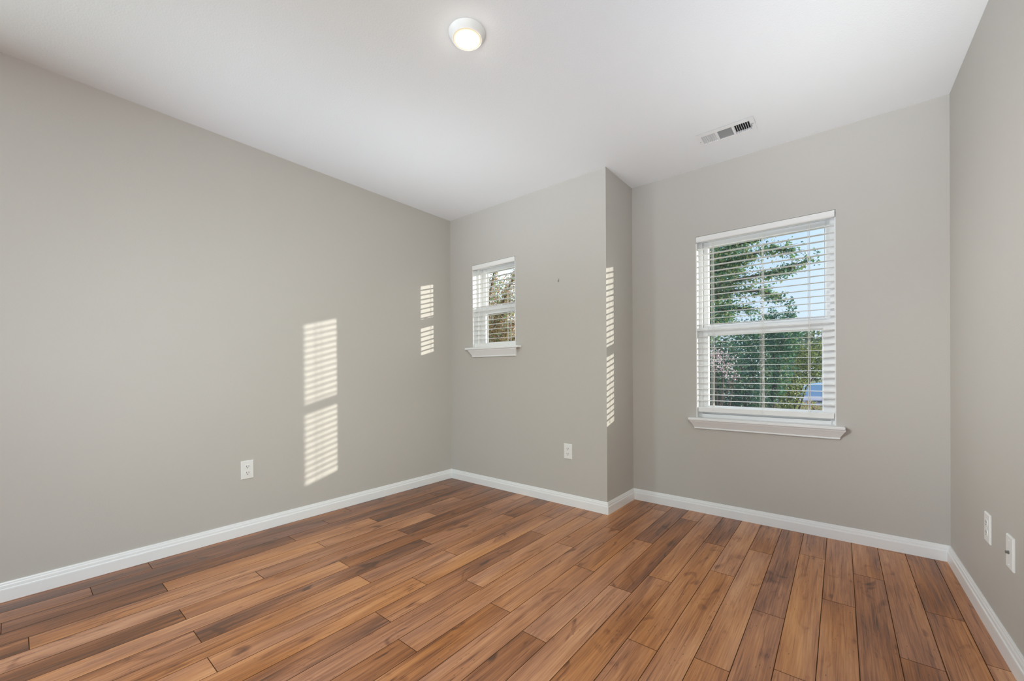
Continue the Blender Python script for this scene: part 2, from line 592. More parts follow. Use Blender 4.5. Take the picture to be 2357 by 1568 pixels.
# ceiling with a cut-out for the air register
VX0, VX1, VY0, VY1 = 2.192, 2.503, 0.000, 0.163     # register flange
DX0, DX1, DY0, DY1 = 2.212, 2.483, 0.022, 0.148
mb = MB()
xs = [-0.25, DX0, DX1, 3.65]
ys = [RY - 0.2, DY0, DY1, 0.70]
for j in range(3):
    for k in range(3):
        if j == 1 and k == 1:
            continue
        for z in (H, H + 0.12):
            mb.poly([(xs[j], ys[k], z), (xs[j + 1], ys[k], z), (xs[j + 1], ys[k + 1], z), (xs[j], ys[k + 1], z)])
for (x0, y0, x1, y1) in ((DX0, DY0, DX1, DY0), (DX1, DY0, DX1, DY1), (DX1, DY1, DX0, DY1), (DX0, DY1, DX0, DY0)):
    mb.poly([(x0, y0, H), (x1, y1, H), (x1, y1, H + 0.12), (x0, y0, H + 0.12)])
for (x0, y0, x1, y1) in ((xs[0], ys[0], xs[3], ys[0]), (xs[3], ys[0], xs[3], ys[3]), (xs[3], ys[3], xs[0], ys[3]), (xs[0], ys[3], xs[0], ys[0])):
    mb.poly([(x0, y0, H), (x1, y1, H), (x1, y1, H + 0.12), (x0, y0, H + 0.12)])
tag(mb.build('ceiling', M_CEIL), kind='structure')

# floor: laid board by board (rows run front to back), each board with a small bevel
PITCH_X, X0, LEN = 0.1122, 0.011, 1.10
JOINT = [-2.183, -2.407, -1.567, -2.185, -1.5, -1.862, -1.09, -1.538, -1.093, -1.558, -1.104, -1.403, -.578, -.158, -.622,
         -.228, -.80, -.292, .23, -.67, -.081, -.424, -.032, -.675, .076, -.395, -.025, -.684, -.25, -.55]
TONE = {(-1, 0): 0.3, (0, -1): 0.3, (1, -1): 0.55, (1, 0): 0.3, (2, -1): 0.27, (2, 0): 0.4, (3, -1): 0.25, (3, 0): 0.68, (4, -2): 0.25,
        (4, -1): 0.68, (5, -1): 0.63, (5, 0): 0.53, (6, -1): 0.51, (7, -1): 0.7, (7, 0): 0.4, (8, -2): 0.55, (8, -1): 0.3, (8, 0): 0.45,
        (9, -1): 0.6, (9, 0): 0.55, (10, -2): 0.6, (10, -1): 0.51, (11, -1): 0.57, (11, 0): 0.6, (12, -2): 0.35, (12, -1): 0.45,
        (12, 0): 0.55, (13, -2): 0.5, (13, -1): 0.65, (14, -2): 0.35, (14, -1): 0.58, (14, 0): 0.5, (15, -2): 0.45, (15, -1): 0.57,
        (15, 0): 0.35, (16, -1): 0.45, (16, 0): 0.5, (17, -2): 0.45, (17, -1): 0.62, (17, 0): 0.28, (18, -2): 0.55, (18, -1): 0.33,
        (19, -1): 0.43, (19, 0): 0.53, (20, -1): 0.54, (20, 0): 0.22, (21, -1): 0.6, (21, 0): 0.6, (22, -2): 0.4, (22, -1): 0.53,
        (22, 0): 0.47, (23, -1): 0.45, (23, 0): 0.27, (24, -1): 0.6, (24, 0): 0.45, (25, -1): 0.4, (25, 0): 0.4, (26, -1): 0.37,
        (26, 0): 0.5, (27, 0): 0.37, (28, 0): 0.17}
mb = MB()
BV, BD, GAP = 0.0011, 0.0013, 0.0002
rf = random.Random(11)
for r in range(-1, 31):
    x0, x1 = X0 + r * PITCH_X, X0 + (r + 1) * PITCH_X
    j0 = JOINT[r] if 0 <= r < 30 else -0.4 - 0.37 * r
    ytop = 0.475 if r >= 14 else 0.03
    for k in range(-6, 3):
        y0, y1 = j0 + k * LEN, j0 + (k + 1) * LEN
        y0, y1 = max(y0, RY - 0.1), min(y1, ytop)
        if y1 - y0 < 0.01:
            continue
        tone = TONE.get((r, k), rf.choice((0.3, 0.42, 0.5, 0.58, 0.4))) + (r - 13) * 0.011  # rise from left to right puts a lighting correction into the board colour
        rnd = rf.random()
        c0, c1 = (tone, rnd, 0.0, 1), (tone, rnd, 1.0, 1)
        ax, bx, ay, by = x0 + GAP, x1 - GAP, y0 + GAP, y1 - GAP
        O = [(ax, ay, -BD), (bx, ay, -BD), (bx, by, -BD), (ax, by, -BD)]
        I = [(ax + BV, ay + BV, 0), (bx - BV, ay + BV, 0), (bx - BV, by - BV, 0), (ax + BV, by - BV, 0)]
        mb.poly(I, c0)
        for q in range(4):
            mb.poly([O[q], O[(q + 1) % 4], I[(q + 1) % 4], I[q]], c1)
# underlay below the boards
mb.poly([(-0.25, RY - 0.2, -0.0021), (3.6, RY - 0.2, -0.0021), (3.6, 0.62, -0.0021), (-0.25, 0.62, -0.0021)], (0.0, 0.0, 1.0, 1))
mb.poly([(-0.25, RY - 0.2, -0.05), (3.6, RY - 0.2, -0.05), (3.6, 0.62, -0.05), (-0.25, 0.62, -0.05)], (0.0, 0.0, 1.0, 1))
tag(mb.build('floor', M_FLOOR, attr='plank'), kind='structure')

# baseboards, mitred at the corners
PROF = [(0.0, 0.0), (0.0150, 0.0), (0.0150, 0.050), (0.0142, 0.0545), (0.0112, 0.0575), (0.0105, 0.064), (0.0098, 0.069), (0.0075, 0.0735), (0.0066, 0.079), (0.0048, 0.083), (0.0, 0.083)]
OFFS = [offset(d) for d, _ in PROF]
for i, nm in enumerate(WALLS):
    if nm == 'rear':
        continue
    mb = MB()
    n = len(PROF)
    vs = []
    for j, (d, z) in enumerate(PROF):
        p, q = OFFS[j][i], OFFS[j][(i + 1) % NP]
        vs += [(p.x, p.y, z), (q.x, q.y, z)]
    fs = [(2 * j, 2 * j + 1, 2 * ((j + 1) % n) + 1, 2 * ((j + 1) % n)) for j in range(n)]
    fs += [tuple(2 * j for j in range(n)), tuple(2 * j + 1 for j in range(n - 1, -1, -1))]
    mb.mesh(vs, fs)
    tag(mb.build('baseboard_' + nm, M_TRIM), kind='structure')

# ================================================================== windows
def window(idx, wi, op, glass_lo, glass_up, rail, has_handle=True):
    """double-hung vinyl window in wall wi. op: opening; glass_*: (s0,s1,z0,z1)"""
    tf = wall_tf(wi)
    s0, s1, z0, z1 = op
    root = empty('window_%d' % idx, tf((s0 + s1) / 2, 0, z0))
    tag(root, kind='structure')
    J = 0.006
    zs = z0 + 0.018                                   # top of the stool
    # jamb lining
    mb = MB()
    mb.box((s0, -0.060, zs), (s0 + J, 0.0005, z1 - 0.046), tf)
    mb.box((s1 - J, -0.060, zs), (s1, 0.0005, z1 - 0.046), tf)
    mb.box((s0, -0.060, z1 - 0.046), (s0 + 0.003, -0.020, z1), tf)
    mb.box((s1 - 0.003, -0.060, z1 - 0.046), (s1, -0.020, z1), tf)
    mb.box((s0 + 0.003, -0.060, z1 - 0.003), (s1 - 0.003, -0.020, z1), tf)
    mb.build('jamb_lining', M_TRIM, root)
    # outer frame, stepped
    mb = MB()
    fw = 0.022
    for (a, b, d0, d1) in ((s0, s0 + fw, -0.172, -0.058), (s1 - fw, s1, -0.172, -0.058)):
        mb.box((a, d0, z0), (b, d1, z1), tf)
    mb.box((s0 + fw, -0.172, z1 - 0.020), (s1 - fw, -0.058, z1), tf)
    mb.box((s0 + fw, -0.172, z0), (s1 - fw, -0.050, z0 + 0.040), tf)
    # thin stop beads
    mb.box((s0 + fw, -0.066, z0 + 0.040), (s0 + fw + 0.006, -0.058, z1 - 0.020), tf)
    mb.box((s1 - fw - 0.006, -0.066, z0 + 0.040), (s1 - fw, -0.058, z1 - 0.020), tf)
    # track walls beside the upper sash
    mb.box((s0 + fw, -0.172, z0 + 0.040), (glass_up[0] - 0.036, -0.165, z1 - 0.020), tf)
    mb.box((glass_up[1] + 0.016, -0.172, z0 + 0.040), (s1 - fw, -0.165, z1 - 0.020), tf)
    mb.build('window_frame', M_VINYL, root)
    def sash(name, g, o_s0, o_s1, o_z0, o_z1, d0, d1):
        m = MB()
        bv = 0.0025
        m.box((o_s0, d0, o_z0), (g[0], d1, o_z1), tf, bv)
        m.box((g[1], d0, o_z0), (o_s1, d1, o_z1), tf, bv)
        m.box((g[0], d0, g[3]), (g[1], d1, o_z1), tf, bv)
        m.box((g[0], d0, o_z0), (g[1], d1, g[2]), tf, bv)
        # glazing bead: a sloped inner edge round the glass
        e = 0.007
        dm = (d0 + d1) / 2
        gi = (g[0] + e, g[1] - e, g[2] + e, g[3] - e)
        ring = [(g[0], g[2]), (g[1], g[2]), (g[1], g[3]), (g[0], g[3])]
        rin = [(gi[0], gi[2]), (gi[1], gi[2]), (gi[1], gi[3]), (gi[0], gi[3])]
        for k in range(4):
            a, b = ring[k], ring[(k + 1) % 4]
            c, d = rin[(k + 1) % 4], rin[k]
            m.poly([tf(a[0], d1 - 0.004, a[1]), tf(b[0], d1 - 0.004, b[1]), tf(c[0], dm + 0.003, c[1]), tf(d[0], dm + 0.003, d[1])])
            m.poly([tf(a[0], d0 + 0.004, a[1]), tf(b[0], d0 + 0.004, b[1]), tf(c[0], dm - 0.003, c[1]), tf(d[0], dm - 0.003, d[1])])
        so_ = m.build(name, M_VINYL, root)
        m = MB()
        m.box((g[0] - 0.001, dm - 0.002, g[2] - 0.001), (g[1] + 0.001, dm + 0.002, g[3] + 0.001), tf)
        m.build('pane', M_GLASS, so_)
        m = MB()
        for (a, b) in ((gi[0], 0), (gi[1], 1)):
            m.box((a - 0.0015, dm + 0.002, gi[2]), (a + 0.0015, dm + 0.0032, gi[3]), tf)
        m.box((gi[0], dm + 0.002, gi[3] - 0.0015), (gi[1], dm + 0.0032, gi[3] + 0.0015), tf)
        m.box((gi[0], dm + 0.002, gi[2] - 0.0015), (gi[1], dm + 0.0032, gi[2] + 0.0015), tf)
        m.build('glazing_seal', M_GASKET, so_)
        return so_
    es = 0.001
    sash('lower_sash', glass_lo, s0 + fw + es, s1 - fw - es, z0 + 0.041, rail[1], -0.104, -0.067)
    sash('upper_sash', glass_up, s0 + fw + es, s1 - fw - es, rail[0], z1 - 0.021, -0.146, -0.109)
    # sash lock on the meeting rail
    mid = (s0 + s1) / 2
    m = MB()
    m.box((mid - 0.02, -0.100, rail[1]), (mid + 0.02, -0.075, rail[1] + 0.008), tf, 0.002)
    m.build('sash_lock', M_VINYL, root)
    return root, tf

def sill(root, tf, op, s_stool, s_apron_bot, z_top, ap_bot):
    """stool board and the sloped apron moulding under it"""
    s0, s1, z0, z1 = op
    m = MB()
    T = 0.018
    # nose with a rounded front, returns past the opening on both sides
    m.box((s_stool[0], 0.0005, z_top - T), (s_stool[1], 0.052, z_top), tf, 0.004)
    m.box((s0 + 0.0005, -0.066, z_top - T), (s1 - 0.0005, 0.003, z_top - 0.0004), tf)
    m.build('window_sill', M_TRIM, root)
    m = MB()
    prof = [(0.0005, 0.0), (0.041, 0.0), (0.039, -0.008), (0.033, -0.016), (0.024, -0.030), (0.017, -0.041), (0.013, -0.047), (0.015, -0.050), (0.015, -0.055), (0.0005, -0.055)]
    hh = (z_top - T) - ap_bot
    prof = [(d, z * hh / 0.055) for d, z in prof]
    a0, a1 = s_apron_bot
    n = len(prof)
    vs = []
    for (d, z) in prof:
        ex = max(0.0, d - 0.015) * 1.05            # mitred returns: the ends follow the profile
        zz = z_top - T - 0.0005 + z
        vs += [tf(a0 - ex, d, zz), tf(a1 + ex, d, zz)]
    fs = [(2 * j, 2 * j + 1, 2 * ((j + 1) % n) + 1, 2 * ((j + 1) % n)) for j in range(n)]
    fs += [tuple(2 * j for j in range(n)), tuple(2 * j + 1 for j in range(n - 1, -1, -1))]
    m.mesh(vs, fs)
    m.build('apron', M_TRIM, root)

w1, tfB = window(1, 2, BIG, (0.534, 1.189, 0.748, 1.262), (0.526, 1.203, 1.330, 1.904), (1.285, 1.314))
sill(w1, tfB, BIG, (0.425, 1.292), (0.459, 1.268), 0.673, 0.596)
w2, tfS = window(2, 0, SMALL, (0.391, 0.733, 1.262, 1.531), (0.360, 0.733, 1.592, 1.915), (1.560, 1.590))
sill(w2, tfS, SMALL, (0.240, 0.848), (0.295, 0.800), 1.221, 1.138)

# ================================================================== blinds
def blind(label, tf, op, z_first, z_rail, cords, lift, wand_s=None):
    s0, s1, z0, z1 = op
    G = 0.008
    a, b = s0 + G, s1 - G
    root = thing('window_blind', label, 'blind', tf((s0 + s1) / 2, 0.0, z0 + 0.018), 'slatted window blinds')
    m = MB()
    # crown-shaped valance, flush with the wall face
    vp = [(-0.006, z1 - 0.0035), (0.004, z1 - 0.0035), (0.0055, z1 - 0.006), (0.0050, z1 - 0.030), (0.0035, z1 - 0.037), (-0.001, z1 - 0.042), (-0.006, z1 - 0.042)]
    n = len(vp)
    vs = []
    for (d, z) in vp:
        vs += [tf(a - 0.0055, d, z), tf(b + 0.0035, d, z)]
    fs = [(2 * j, 2 * j + 1, 2 * ((j + 1) % n) + 1, 2 * ((j + 1) % n)) for j in range(n)]
    fs += [tuple(2 * j for j in range(n)), tuple(2 * j + 1 for j in range(n - 1, -1, -1))]
    m.mesh(vs, fs)
    m.build('valance', M_SLAT, root)
    m = MB()
    m.box((a, -0.056, z1 - 0.032), (b, -0.010, z1 - 0.004), tf, 0.002)
    m.build('headrail', M_SLAT, root)
    # slats, slightly crowned, all in one curtain
    m = MB()
    z = z_first
    zs_ = []
    DC, HW, TK, CR = -0.031, 0.0190, 0.0022, 0.0008
    rr = random.Random(3)
    while z > z_rail + 0.024:
        zs_.append(z)
        tilt = -0.030 + rr.uniform(-0.008, 0.008)
        pts = []
        for q in range(-3, 4):
            u = q / 3.0
            pts.append((DC + u * HW, z + CR * (1 - u * u) + tilt * u * HW))
        lo = [(d, h - TK) for d, h in pts]
        loop = pts + lo[::-1]
        k = len(loop)
        vs = []
        for (d, h) in loop:
            vs += [tf(a, d, h), tf(b, d, h)]
        fs = [(2 * j, 2 * j + 1, 2 * ((j + 1) % k) + 1, 2 * ((j + 1) % k)) for j in range(k)]
        fs += [tuple(2 * j for j in range(k)), tuple(2 * j + 1 for j in range(k - 1, -1, -1))]
        m.mesh(vs, fs)
        z -= 0.0415
    m.build('slats', M_SLAT, root)
    m = MB()
    m.box((a + 0.001, DC - 0.021, z_rail - 0.033), (b - 0.001, DC + 0.021, z_rail), tf, 0.003)
    br = m.build('bottom_rail', M_SLAT, root)
    for c in cords:
        m = MB()
        m.tube([tf(c, DC + 0.0205, z_rail - 0.018), tf(c, DC + 0.025, z_rail - 0.018)], 0.0055, 12)
        m.build('rail_button', M_SLAT, br)
        m = MB()
        for d in (DC + 0.0205, DC - 0.0205):
            m.tube([tf(c - 0.004, d, z1 - 0.05), tf(c - 0.004, d, z_rail - 0.006)], 0.0012, 6)
            m.tube([tf(c + 0.004, d, z1 - 0.05), tf(c + 0.004, d, z_rail - 0.006)], 0.0012, 6)
        for z in zs_:
            for e in (-0.004, 0.004):
                m.tube([tf(c + e, DC - 0.0205, z - 0.0028), tf(c + e, DC + 0.0205, z - 0.0028)], 0.0005, 4, False)
        m.build('ladder_cord', M_CORD, root)
    # pull cords hanging in front of the slats, with a small tassel each
    for (c, zend, curl) in lift:
        m = MB()
        pts = [tf(c, -0.002, z1 - 0.05), tf(c + 0.001, -0.0015, (z1 + zend) / 2), tf(c, -0.001, zend + 0.06)]
        if curl:
            pts += [tf(c - 0.004, -0.001, zend + 0.035), tf(c - 0.002, -0.0005, zend + 0.018), tf(c + 0.004, 0, zend + 0.008), tf(c + 0.006, 0, zend - 0.006)]
        else:
            pts += [tf(c, -0.001, zend)]
        m.tube(pts, 0.0010, 6)
        lc = m.build('lift_cord', M_CORD, root)
        if not curl:
            m = MB()
            p = tf(c, -0.001, zend)
            m.lathe([(0.0015, 0.004), (0.003, 0.0), (0.0045, -0.016), (0.0040, -0.021)], p, n=10)
            m.build('cord_tassel', M_SLAT, lc)
    return root

blind('white slatted blind, lowered open over the large right-hand window', tfB, BIG, 1.873, 0.745, (0.573, 0.875, 1.120), ((0.585, 0.775, False), (0.862, 0.722, True)))
blind('small white slatted blind, lowered open over the narrow window near the corner', tfS, SMALL, 1.880, 1.258, (0.358, 0.700), ())

# ================================================================== ceiling lamp
LX, LY = 1.657, -1.412
lamp = thing('ceiling_light', 'round white flush ceiling light with glowing warm lens', 'ceiling light', (LX, LY, H))
m = MB()
m.lathe([(0.0775, 0.0), (0.0775, -0.0035), (0.0765, -0.0055), (0.0640, -0.0240), (0.0615, -0.0255), (0.0590, -0.0250), (0.0585, -0.0225)], (LX, LY, H), n=72, cap1=False)
m.build('trim_ring', M_VENT, lamp, smooth=True)
m = MB()
m.lathe([(0.0584, -0.0235), (0.0560, -0.0260), (0.0450, -0.0280), (0.0250, -0.0293), (0.001, -0.0297)], (LX, LY, H), n=64, cap0=False)
m.build('lens', M_LENS, lamp, smooth=True)
ld = bpy.data.lights.new('ceiling_light_bulb', 'AREA')
ld.shape = 'DISK'
ld.size = 0.11
ld.energy = 0.6
ld.color = (1.0, 0.84, 0.55)
lo = bpy.data.objects.new('ceiling_light_bulb', ld)
lo.location = (0, 0, -0.033)
lo.parent = lamp
COL.objects.link(lo)
# the domed lens also throws a little light sideways onto the ceiling round it
gd = bpy.data.lights.new('ceiling_light_side_glow', 'POINT')
gd.energy = 0.22
gd.color = (1.0, 0.96, 0.88)
gd.shadow_soft_size = 0.03
go = bpy.data.objects.new('ceiling_light_side_glow', gd)
go.location = (0, 0, -0.085)
go.parent = lamp
COL.objects.link(go)

# ================================================================== air register
VC = ((VX0 + VX1) / 2, (VY0 + VY1) / 2)
vent = thing('ceiling_vent', 'white rectangular air register in the ceiling above the large window', 'vent', (VC[0], VC[1], H))
m = MB()
fz = H - 0.0035
xb0, xb1, yb0, yb1 = VX0, VX1, VY0 + 0.001, VY1
secs = [(2.217, 2.297), (2.309, 2.386), (2.397, 2.478)]
ya, yb = 0.036, 0.138
xs = [xb0, secs[0][0], secs[0][1], secs[1][0], secs[1][1], secs[2][0], secs[2][1], xb1]
for j in range(7):
    for (p, q) in ((yb0, ya), (ya, yb), (yb, yb1)):
        if (p, q) == (ya, yb) and j in (1, 3, 5):
            continue
        m.poly([(xs[j], p, fz), (xs[j + 1], p, fz), (xs[j + 1], q, fz), (xs[j], q, fz)])
for (x0, y0, x1, y1) in ((xb0, yb0, xb1, yb0), (xb1, yb0, xb1, yb1), (xb1, yb1, xb0, yb1), (xb0, yb1, xb0, yb0)):
    m.poly([(x0, y0, fz), (x1, y1, fz), (x1, y1, fz + 0.0009), (x0, y0, fz + 0.0009)])
m.poly([(xb0, yb0, fz + 0.0009), (xb1, yb0, fz + 0.0009), (xb1, yb0 + 0.012, fz + 0.0009), (xb0, yb0 + 0.012, fz + 0.0009)])
m.poly([(xb0, yb1 - 0.012, fz + 0.0009), (xb1, yb1 - 0.012, fz + 0.0009), (xb1, yb1, fz + 0.0009), (xb0, yb1, fz + 0.0009)])
for (s_, e_) in secs:
    for (x0, y0, x1, y1) in ((s_, ya, e_, ya), (e_, ya, e_, yb), (e_, yb, s_, yb), (s_, yb, s_, ya)):
        m.poly([(x0, y0, fz), (x1, y1, fz), (x1, y1, fz + 0.014), (x0, y0, fz + 0.014)])
m.build('flange', M_VENT, vent)
# dark strip standing in for the gap's shadow, behind the flange's edge
m = MB()
m.box((xb0 + 0.003, yb0 + 0.003, fz + 0.0009), (xb1 - 0.003, yb0 + 0.008, H))
m.box((xb0 + 0.003, yb1 - 0.008, fz + 0.0009), (xb1 - 0.003, yb1 - 0.003, H))
m.box((xb0 + 0.003, yb0 + 0.008, fz + 0.0009), (xb0 + 0.008, yb1 - 0.008, H))
m.box((xb1 - 0.008, yb0 + 0.008, fz + 0.0009), (xb1 - 0.003, yb1 - 0.008, H))
m.build('shadow_gap_strip', M_GASKET, vent)
def louvre(x0, z0, dx, dz, y0, y1):
    t = 0.0007
    mm.mesh([(x0 - t, y0, z0), (x0 + t, y0, z0), (x0 + dx + t, y0, z0 + dz), (x0 + dx - t, y0, z0 + dz),
             (x0 - t, y1, z0), (x0 + t, y1, z0), (x0 + dx + t, y1, z0 + dz), (x0 + dx - t, y1, z0 + dz)],
            [(0, 1, 2, 3), (4, 5, 6, 7), (0, 1, 5, 4), (1, 2, 6, 5), (2, 3, 7, 6), (3, 0, 4, 7)])
for si, (s_, e_) in enumerate(secs):
    mm = MB()
    if si == 0:
        for k in range(8):
            louvre(s_ + 0.001 + k * 0.0112, fz, 0.0095, 0.013, ya, yb)
    elif si == 2:
        for k in range(8):
            louvre(s_ + 0.003 + k * 0.0112, fz, -0.0055, 0.013, ya, yb)
    else:
        for k in range(11):
            y0 = ya + 0.0005 + k * 0.0095
            t = 0.0007
            mm.mesh([(s_, y0 - t, fz + 0.0002), (s_, y0 + t, fz + 0.0002), (s_, y0 + 0.0105 + t, fz + 0.011), (s_, y0 + 0.0105 - t, fz + 0.011),
                     (e_, y0 - t, fz + 0.0002), (e_, y0 + t, fz + 0.0002), (e_, y0 + 0.0105 + t, fz + 0.011), (e_, y0 + 0.0105 - t, fz + 0.011)],
                    [(0, 1, 2, 3), (4, 5, 6, 7), (0, 1, 5, 4), (1, 2, 6, 5), (2, 3, 7, 6), (3, 0, 4, 7)])
    mm.build('louvres', M_VENT, vent)
m = MB()
for (x0, y0, x1, y1) in ((DX0, DY0, DX1, DY0), (DX1, DY0, DX1, DY1), (DX1, DY1, DX0, DY1), (DX0, DY1, DX0, DY0)):
    m.poly([(x0 * 0.998 + VC[0] * 0.002, y0 * 0.99 + VC[1] * 0.01, H + 0.012), (x1 * 0.998 + VC[0] * 0.002, y1 * 0.99 + VC[1] * 0.01, H + 0.012),
            (x1 * 0.998 + VC[0] * 0.002, y1 * 0.99 + VC[1] * 0.01, H + 0.11), (x0 * 0.998 + VC[0] * 0.002, y0 * 0.99 + VC[1] * 0.01, H + 0.11)])
m.poly([(DX0 + 0.001, DY0 + 0.001, H + 0.11), (DX1 - 0.001, DY0 + 0.001, H + 0.11), (DX1 - 0.001, DY1 - 0.001, H + 0.11), (DX0 + 0.001, DY1 - 0.001, H + 0.11)])
m.build('duct', M_DUCT, vent)
for (x, y) in ((VX0 + 0.012, 0.095), (VX1 - 0.012, 0.075)):
    m = MB()
    m.lathe([(0.0028, 0.0), (0.0024, -0.0015)], (x, y, fz), n=12)
    m.build('screw', M_METAL, vent)
m = MB()
m.box((2.4835, 0.072, fz - 0.006), (2.4855, 0.098, fz - 0.0002))
m.box((2.4838, 0.074, fz - 0.014), (2.4852, 0.080, fz - 0.006))
m.build('damper_lever', M_METAL, vent)

# ================================================================== wall plates
def plate_root(name, label, cat, wi, s, z, group=None):
    tf0 = wall_tf(wi)
    base = tf0(s, 0, z)
    root = thing(name, label, cat, base, group)
    def tf(x, d, zz):
        return tf0(s + x, d, z + zz)
    m = MB()
    # bevelled cover plate
    w, h, t, bv = 0.035, 0.0572, 0.0062, 0.0035
    O = [(-w, -h), (w, -h), (w, h), (-w, h)]
    I = [(-w + bv, -h + bv), (w - bv, -h + bv), (w - bv, h - bv), (-w + bv, h - bv)]
    m.poly([tf(x, t, y) for x, y in I])
    for k in range(4):
        a, b, c, d = O[k], O[(k + 1) % 4], I[(k + 1) % 4], I[k]
        m.poly([tf(a[0], t - 0.0028, a[1]), tf(b[0], t - 0.0028, b[1]), tf(c[0], t, c[1]), tf(d[0], t, d[1])])
        m.poly([tf(a[0], 0.0002, a[1]), tf(b[0], 0.0002, b[1]), tf(b[0], t - 0.0028, b[1]), tf(a[0], t - 0.0028, a[1])])
    m.build('cover_plate', M_PLASTIC, root)
    return root, tf, t

def outlet(label, wi, s, z):
    root, tf, t = plate_root('power_outlet', label, 'outlet', wi, s, z, 'wall power outlets')
    for zc in (0.0195, -0.0195):
        m = MB()
        pts = []
        for k in range(28):
            a = 2 * math.pi * k / 28
            pts.append((0.0165 * math.cos(a), max(-0.0125, min(0.0125, 0.0165 * math.sin(a)))))
        m.poly([tf(x, t + 0.0018, zc + y) for x, y in pts])
        n = len(pts)
        for k in range(n):
            a, b = pts[k], pts[(k + 1) % n]
            m.poly([tf(a[0] * 1.04, t, zc + a[1] * 1.04), tf(b[0] * 1.04, t, zc + b[1] * 1.04), tf(b[0], t + 0.0018, zc + b[1]), tf(a[0], t + 0.0018, zc + a[1])])
        fc = m.build('socket_face', M_PLASTIC, root)
        m = MB()
        for (x, hh) in ((-0.0064, 0.0046), (0.0064, 0.0038)):
            m.box((x - 0.0012, t + 0.0016, zc + 0.0030 - hh), (x + 0.0012, t + 0.0021, zc + 0.0030 + hh), tf)
        m.lathe([(0.0027, 0), (0.0027, 0.0005)], (0, 0, 0), n=12, tf=lambda x, y, h, zc=zc: tf(x, t + 0.0016 + h, zc - 0.0075 + y))
        m.build('slots', M_DARK, fc)
    m = MB()
    m.lathe([(0.0030, 0), (0.0024, 0.0010)], (0, 0, 0), n=12, tf=lambda x, y, h: tf(x, t + h, y))
    m.build('screw', M_PLASTIC, root)
    return root

lenL = seg_frame(5)[3]
outlet('white duplex outlet low on the long left wall', 5, lenL - 1.708, 0.402)
outlet('white duplex outlet low on the wall below the small window', 0, 1.289, 0.404)
outlet('white duplex outlet on the right wall, nearer the corner than the jack plate', 3, 0.672, 0.383)

root, tf, t = plate_root('jack_plate', 'white jack plate with one dark metal connector on the right wall', 'wall plate', 3, 0.934, 0.378)
m = MB()
m.lathe([(0.0058, 0), (0.0058, 0.003), (0.0047, 0.0032), (0.0047, 0.0085), (0.0030, 0.0090)], (0, 0, 0), n=12, tf=lambda x, y, h: tf(x, t + h, y))
m.build('connector', M_METAL, root)
for zz in (0.042, -0.042):
    m = MB()
    m.lathe([(0.0030, 0), (0.0024, 0.0010)], (0, 0, 0), n=12, tf=lambda x, y, h, zz=zz: tf(x, t + h, zz + y))
    m.build('screw', M_PLASTIC, root)

# small picture hook left in the wall
tf0 = wall_tf(0)
hk = thing('picture_hook', 'tiny dark metal picture hook on the bare wall right of the small window', 'hook', tf0(1.213, 0, 1.699))
m = MB()
m.box((1.2100, 0.0003, 1.693), (1.2160, 0.0016, 1.712), tf0, 0.0004)
m.build('back_plate', M_METAL, hk)
m = MB()
m.tube([tf0(1.213, 0.0012, 1.696), tf0(1.213, 0.004, 1.689), tf0(1.213, 0.010, 1.687), tf0(1.213, 0.0125, 1.692), tf0(1.213, 0.0125, 1.698)], 0.0016, 8)
m.build('hook', M_METAL, hk)

# ================================================================== outdoors
GZ = -0.40
M_LAWN = simple('lawn', (0.20, 0.19, 0.07), 0.95, bump=(60, 0.6, 0.03), noise=(3.0, 0.35))
M_ROAD = simple('asphalt', (0.36, 0.34, 0.40), 0.9, bump=(90, 0.4, 0.01), noise=(6.0, 0.08))
m = MB()
m.box((-40, 0.75, GZ - 0.2), (60, 17.2, GZ))
tag(m.build('ground_lawn', M_LAWN), kind='structure')
m = MB()
m.box((-40, 17.2, GZ - 0.2), (60, 26.0, GZ - 0.03))
tag(m.build('street', M_ROAD), kind='structure')
m = MB()
m.box((-60, 26.0, GZ - 0.2), (60, 70.0, GZ))
tag(m.build('ground_far', M_LAWN), kind='structure')

def leaf_cloud(mb, rnd, c, rad, n, size, cols, droop=0.3, shell=0.55):
    """n leaves scattered in an ellipsoid"""
    for _ in range(n):
        while True:
            p = Vector((rnd.uniform(-1, 1), rnd.uniform(-1, 1), rnd.uniform(-1, 1)))
            l = p.length
            if l <= 1 and rnd.random() < shell + (1 - shell) * l:
                break
        q = Vector((c[0] + p.x * rad[0], c[1] + p.y * rad[1], c[2] + p.z * rad[2]))
        leaf(mb, rnd, q, size, cols, droop)

def leaf(mb, rnd, q, size, cols, droop=0.3):
    s = size * rnd.uniform(0.6, 1.3)
    d = Vector((rnd.gauss(0, 1), rnd.gauss(0, 1), rnd.gauss(0, 0.8) - droop)).normalized()
    w = d.cross(Vector((rnd.gauss(0, 1), rnd.gauss(0, 1), rnd.gauss(0, 1))))
    if w.length < 1e-4:
        return
    w.normalize()
    nrm = d.cross(w)
    col = rnd.choice(cols)
    f = rnd.uniform(0.75, 1.25)
    col = (col[0] * f, col[1] * f, col[2] * f, 1)
    a, b = q, q + d * s
    m1 = q + d * s * 0.45 + w * s * 0.27 + nrm * s * 0.06
    m2 = q + d * s * 0.45 - w * s * 0.27 + nrm * s * 0.06
    mb.poly([a, m1, b], col)
    mb.poly([a, b, m2], col)

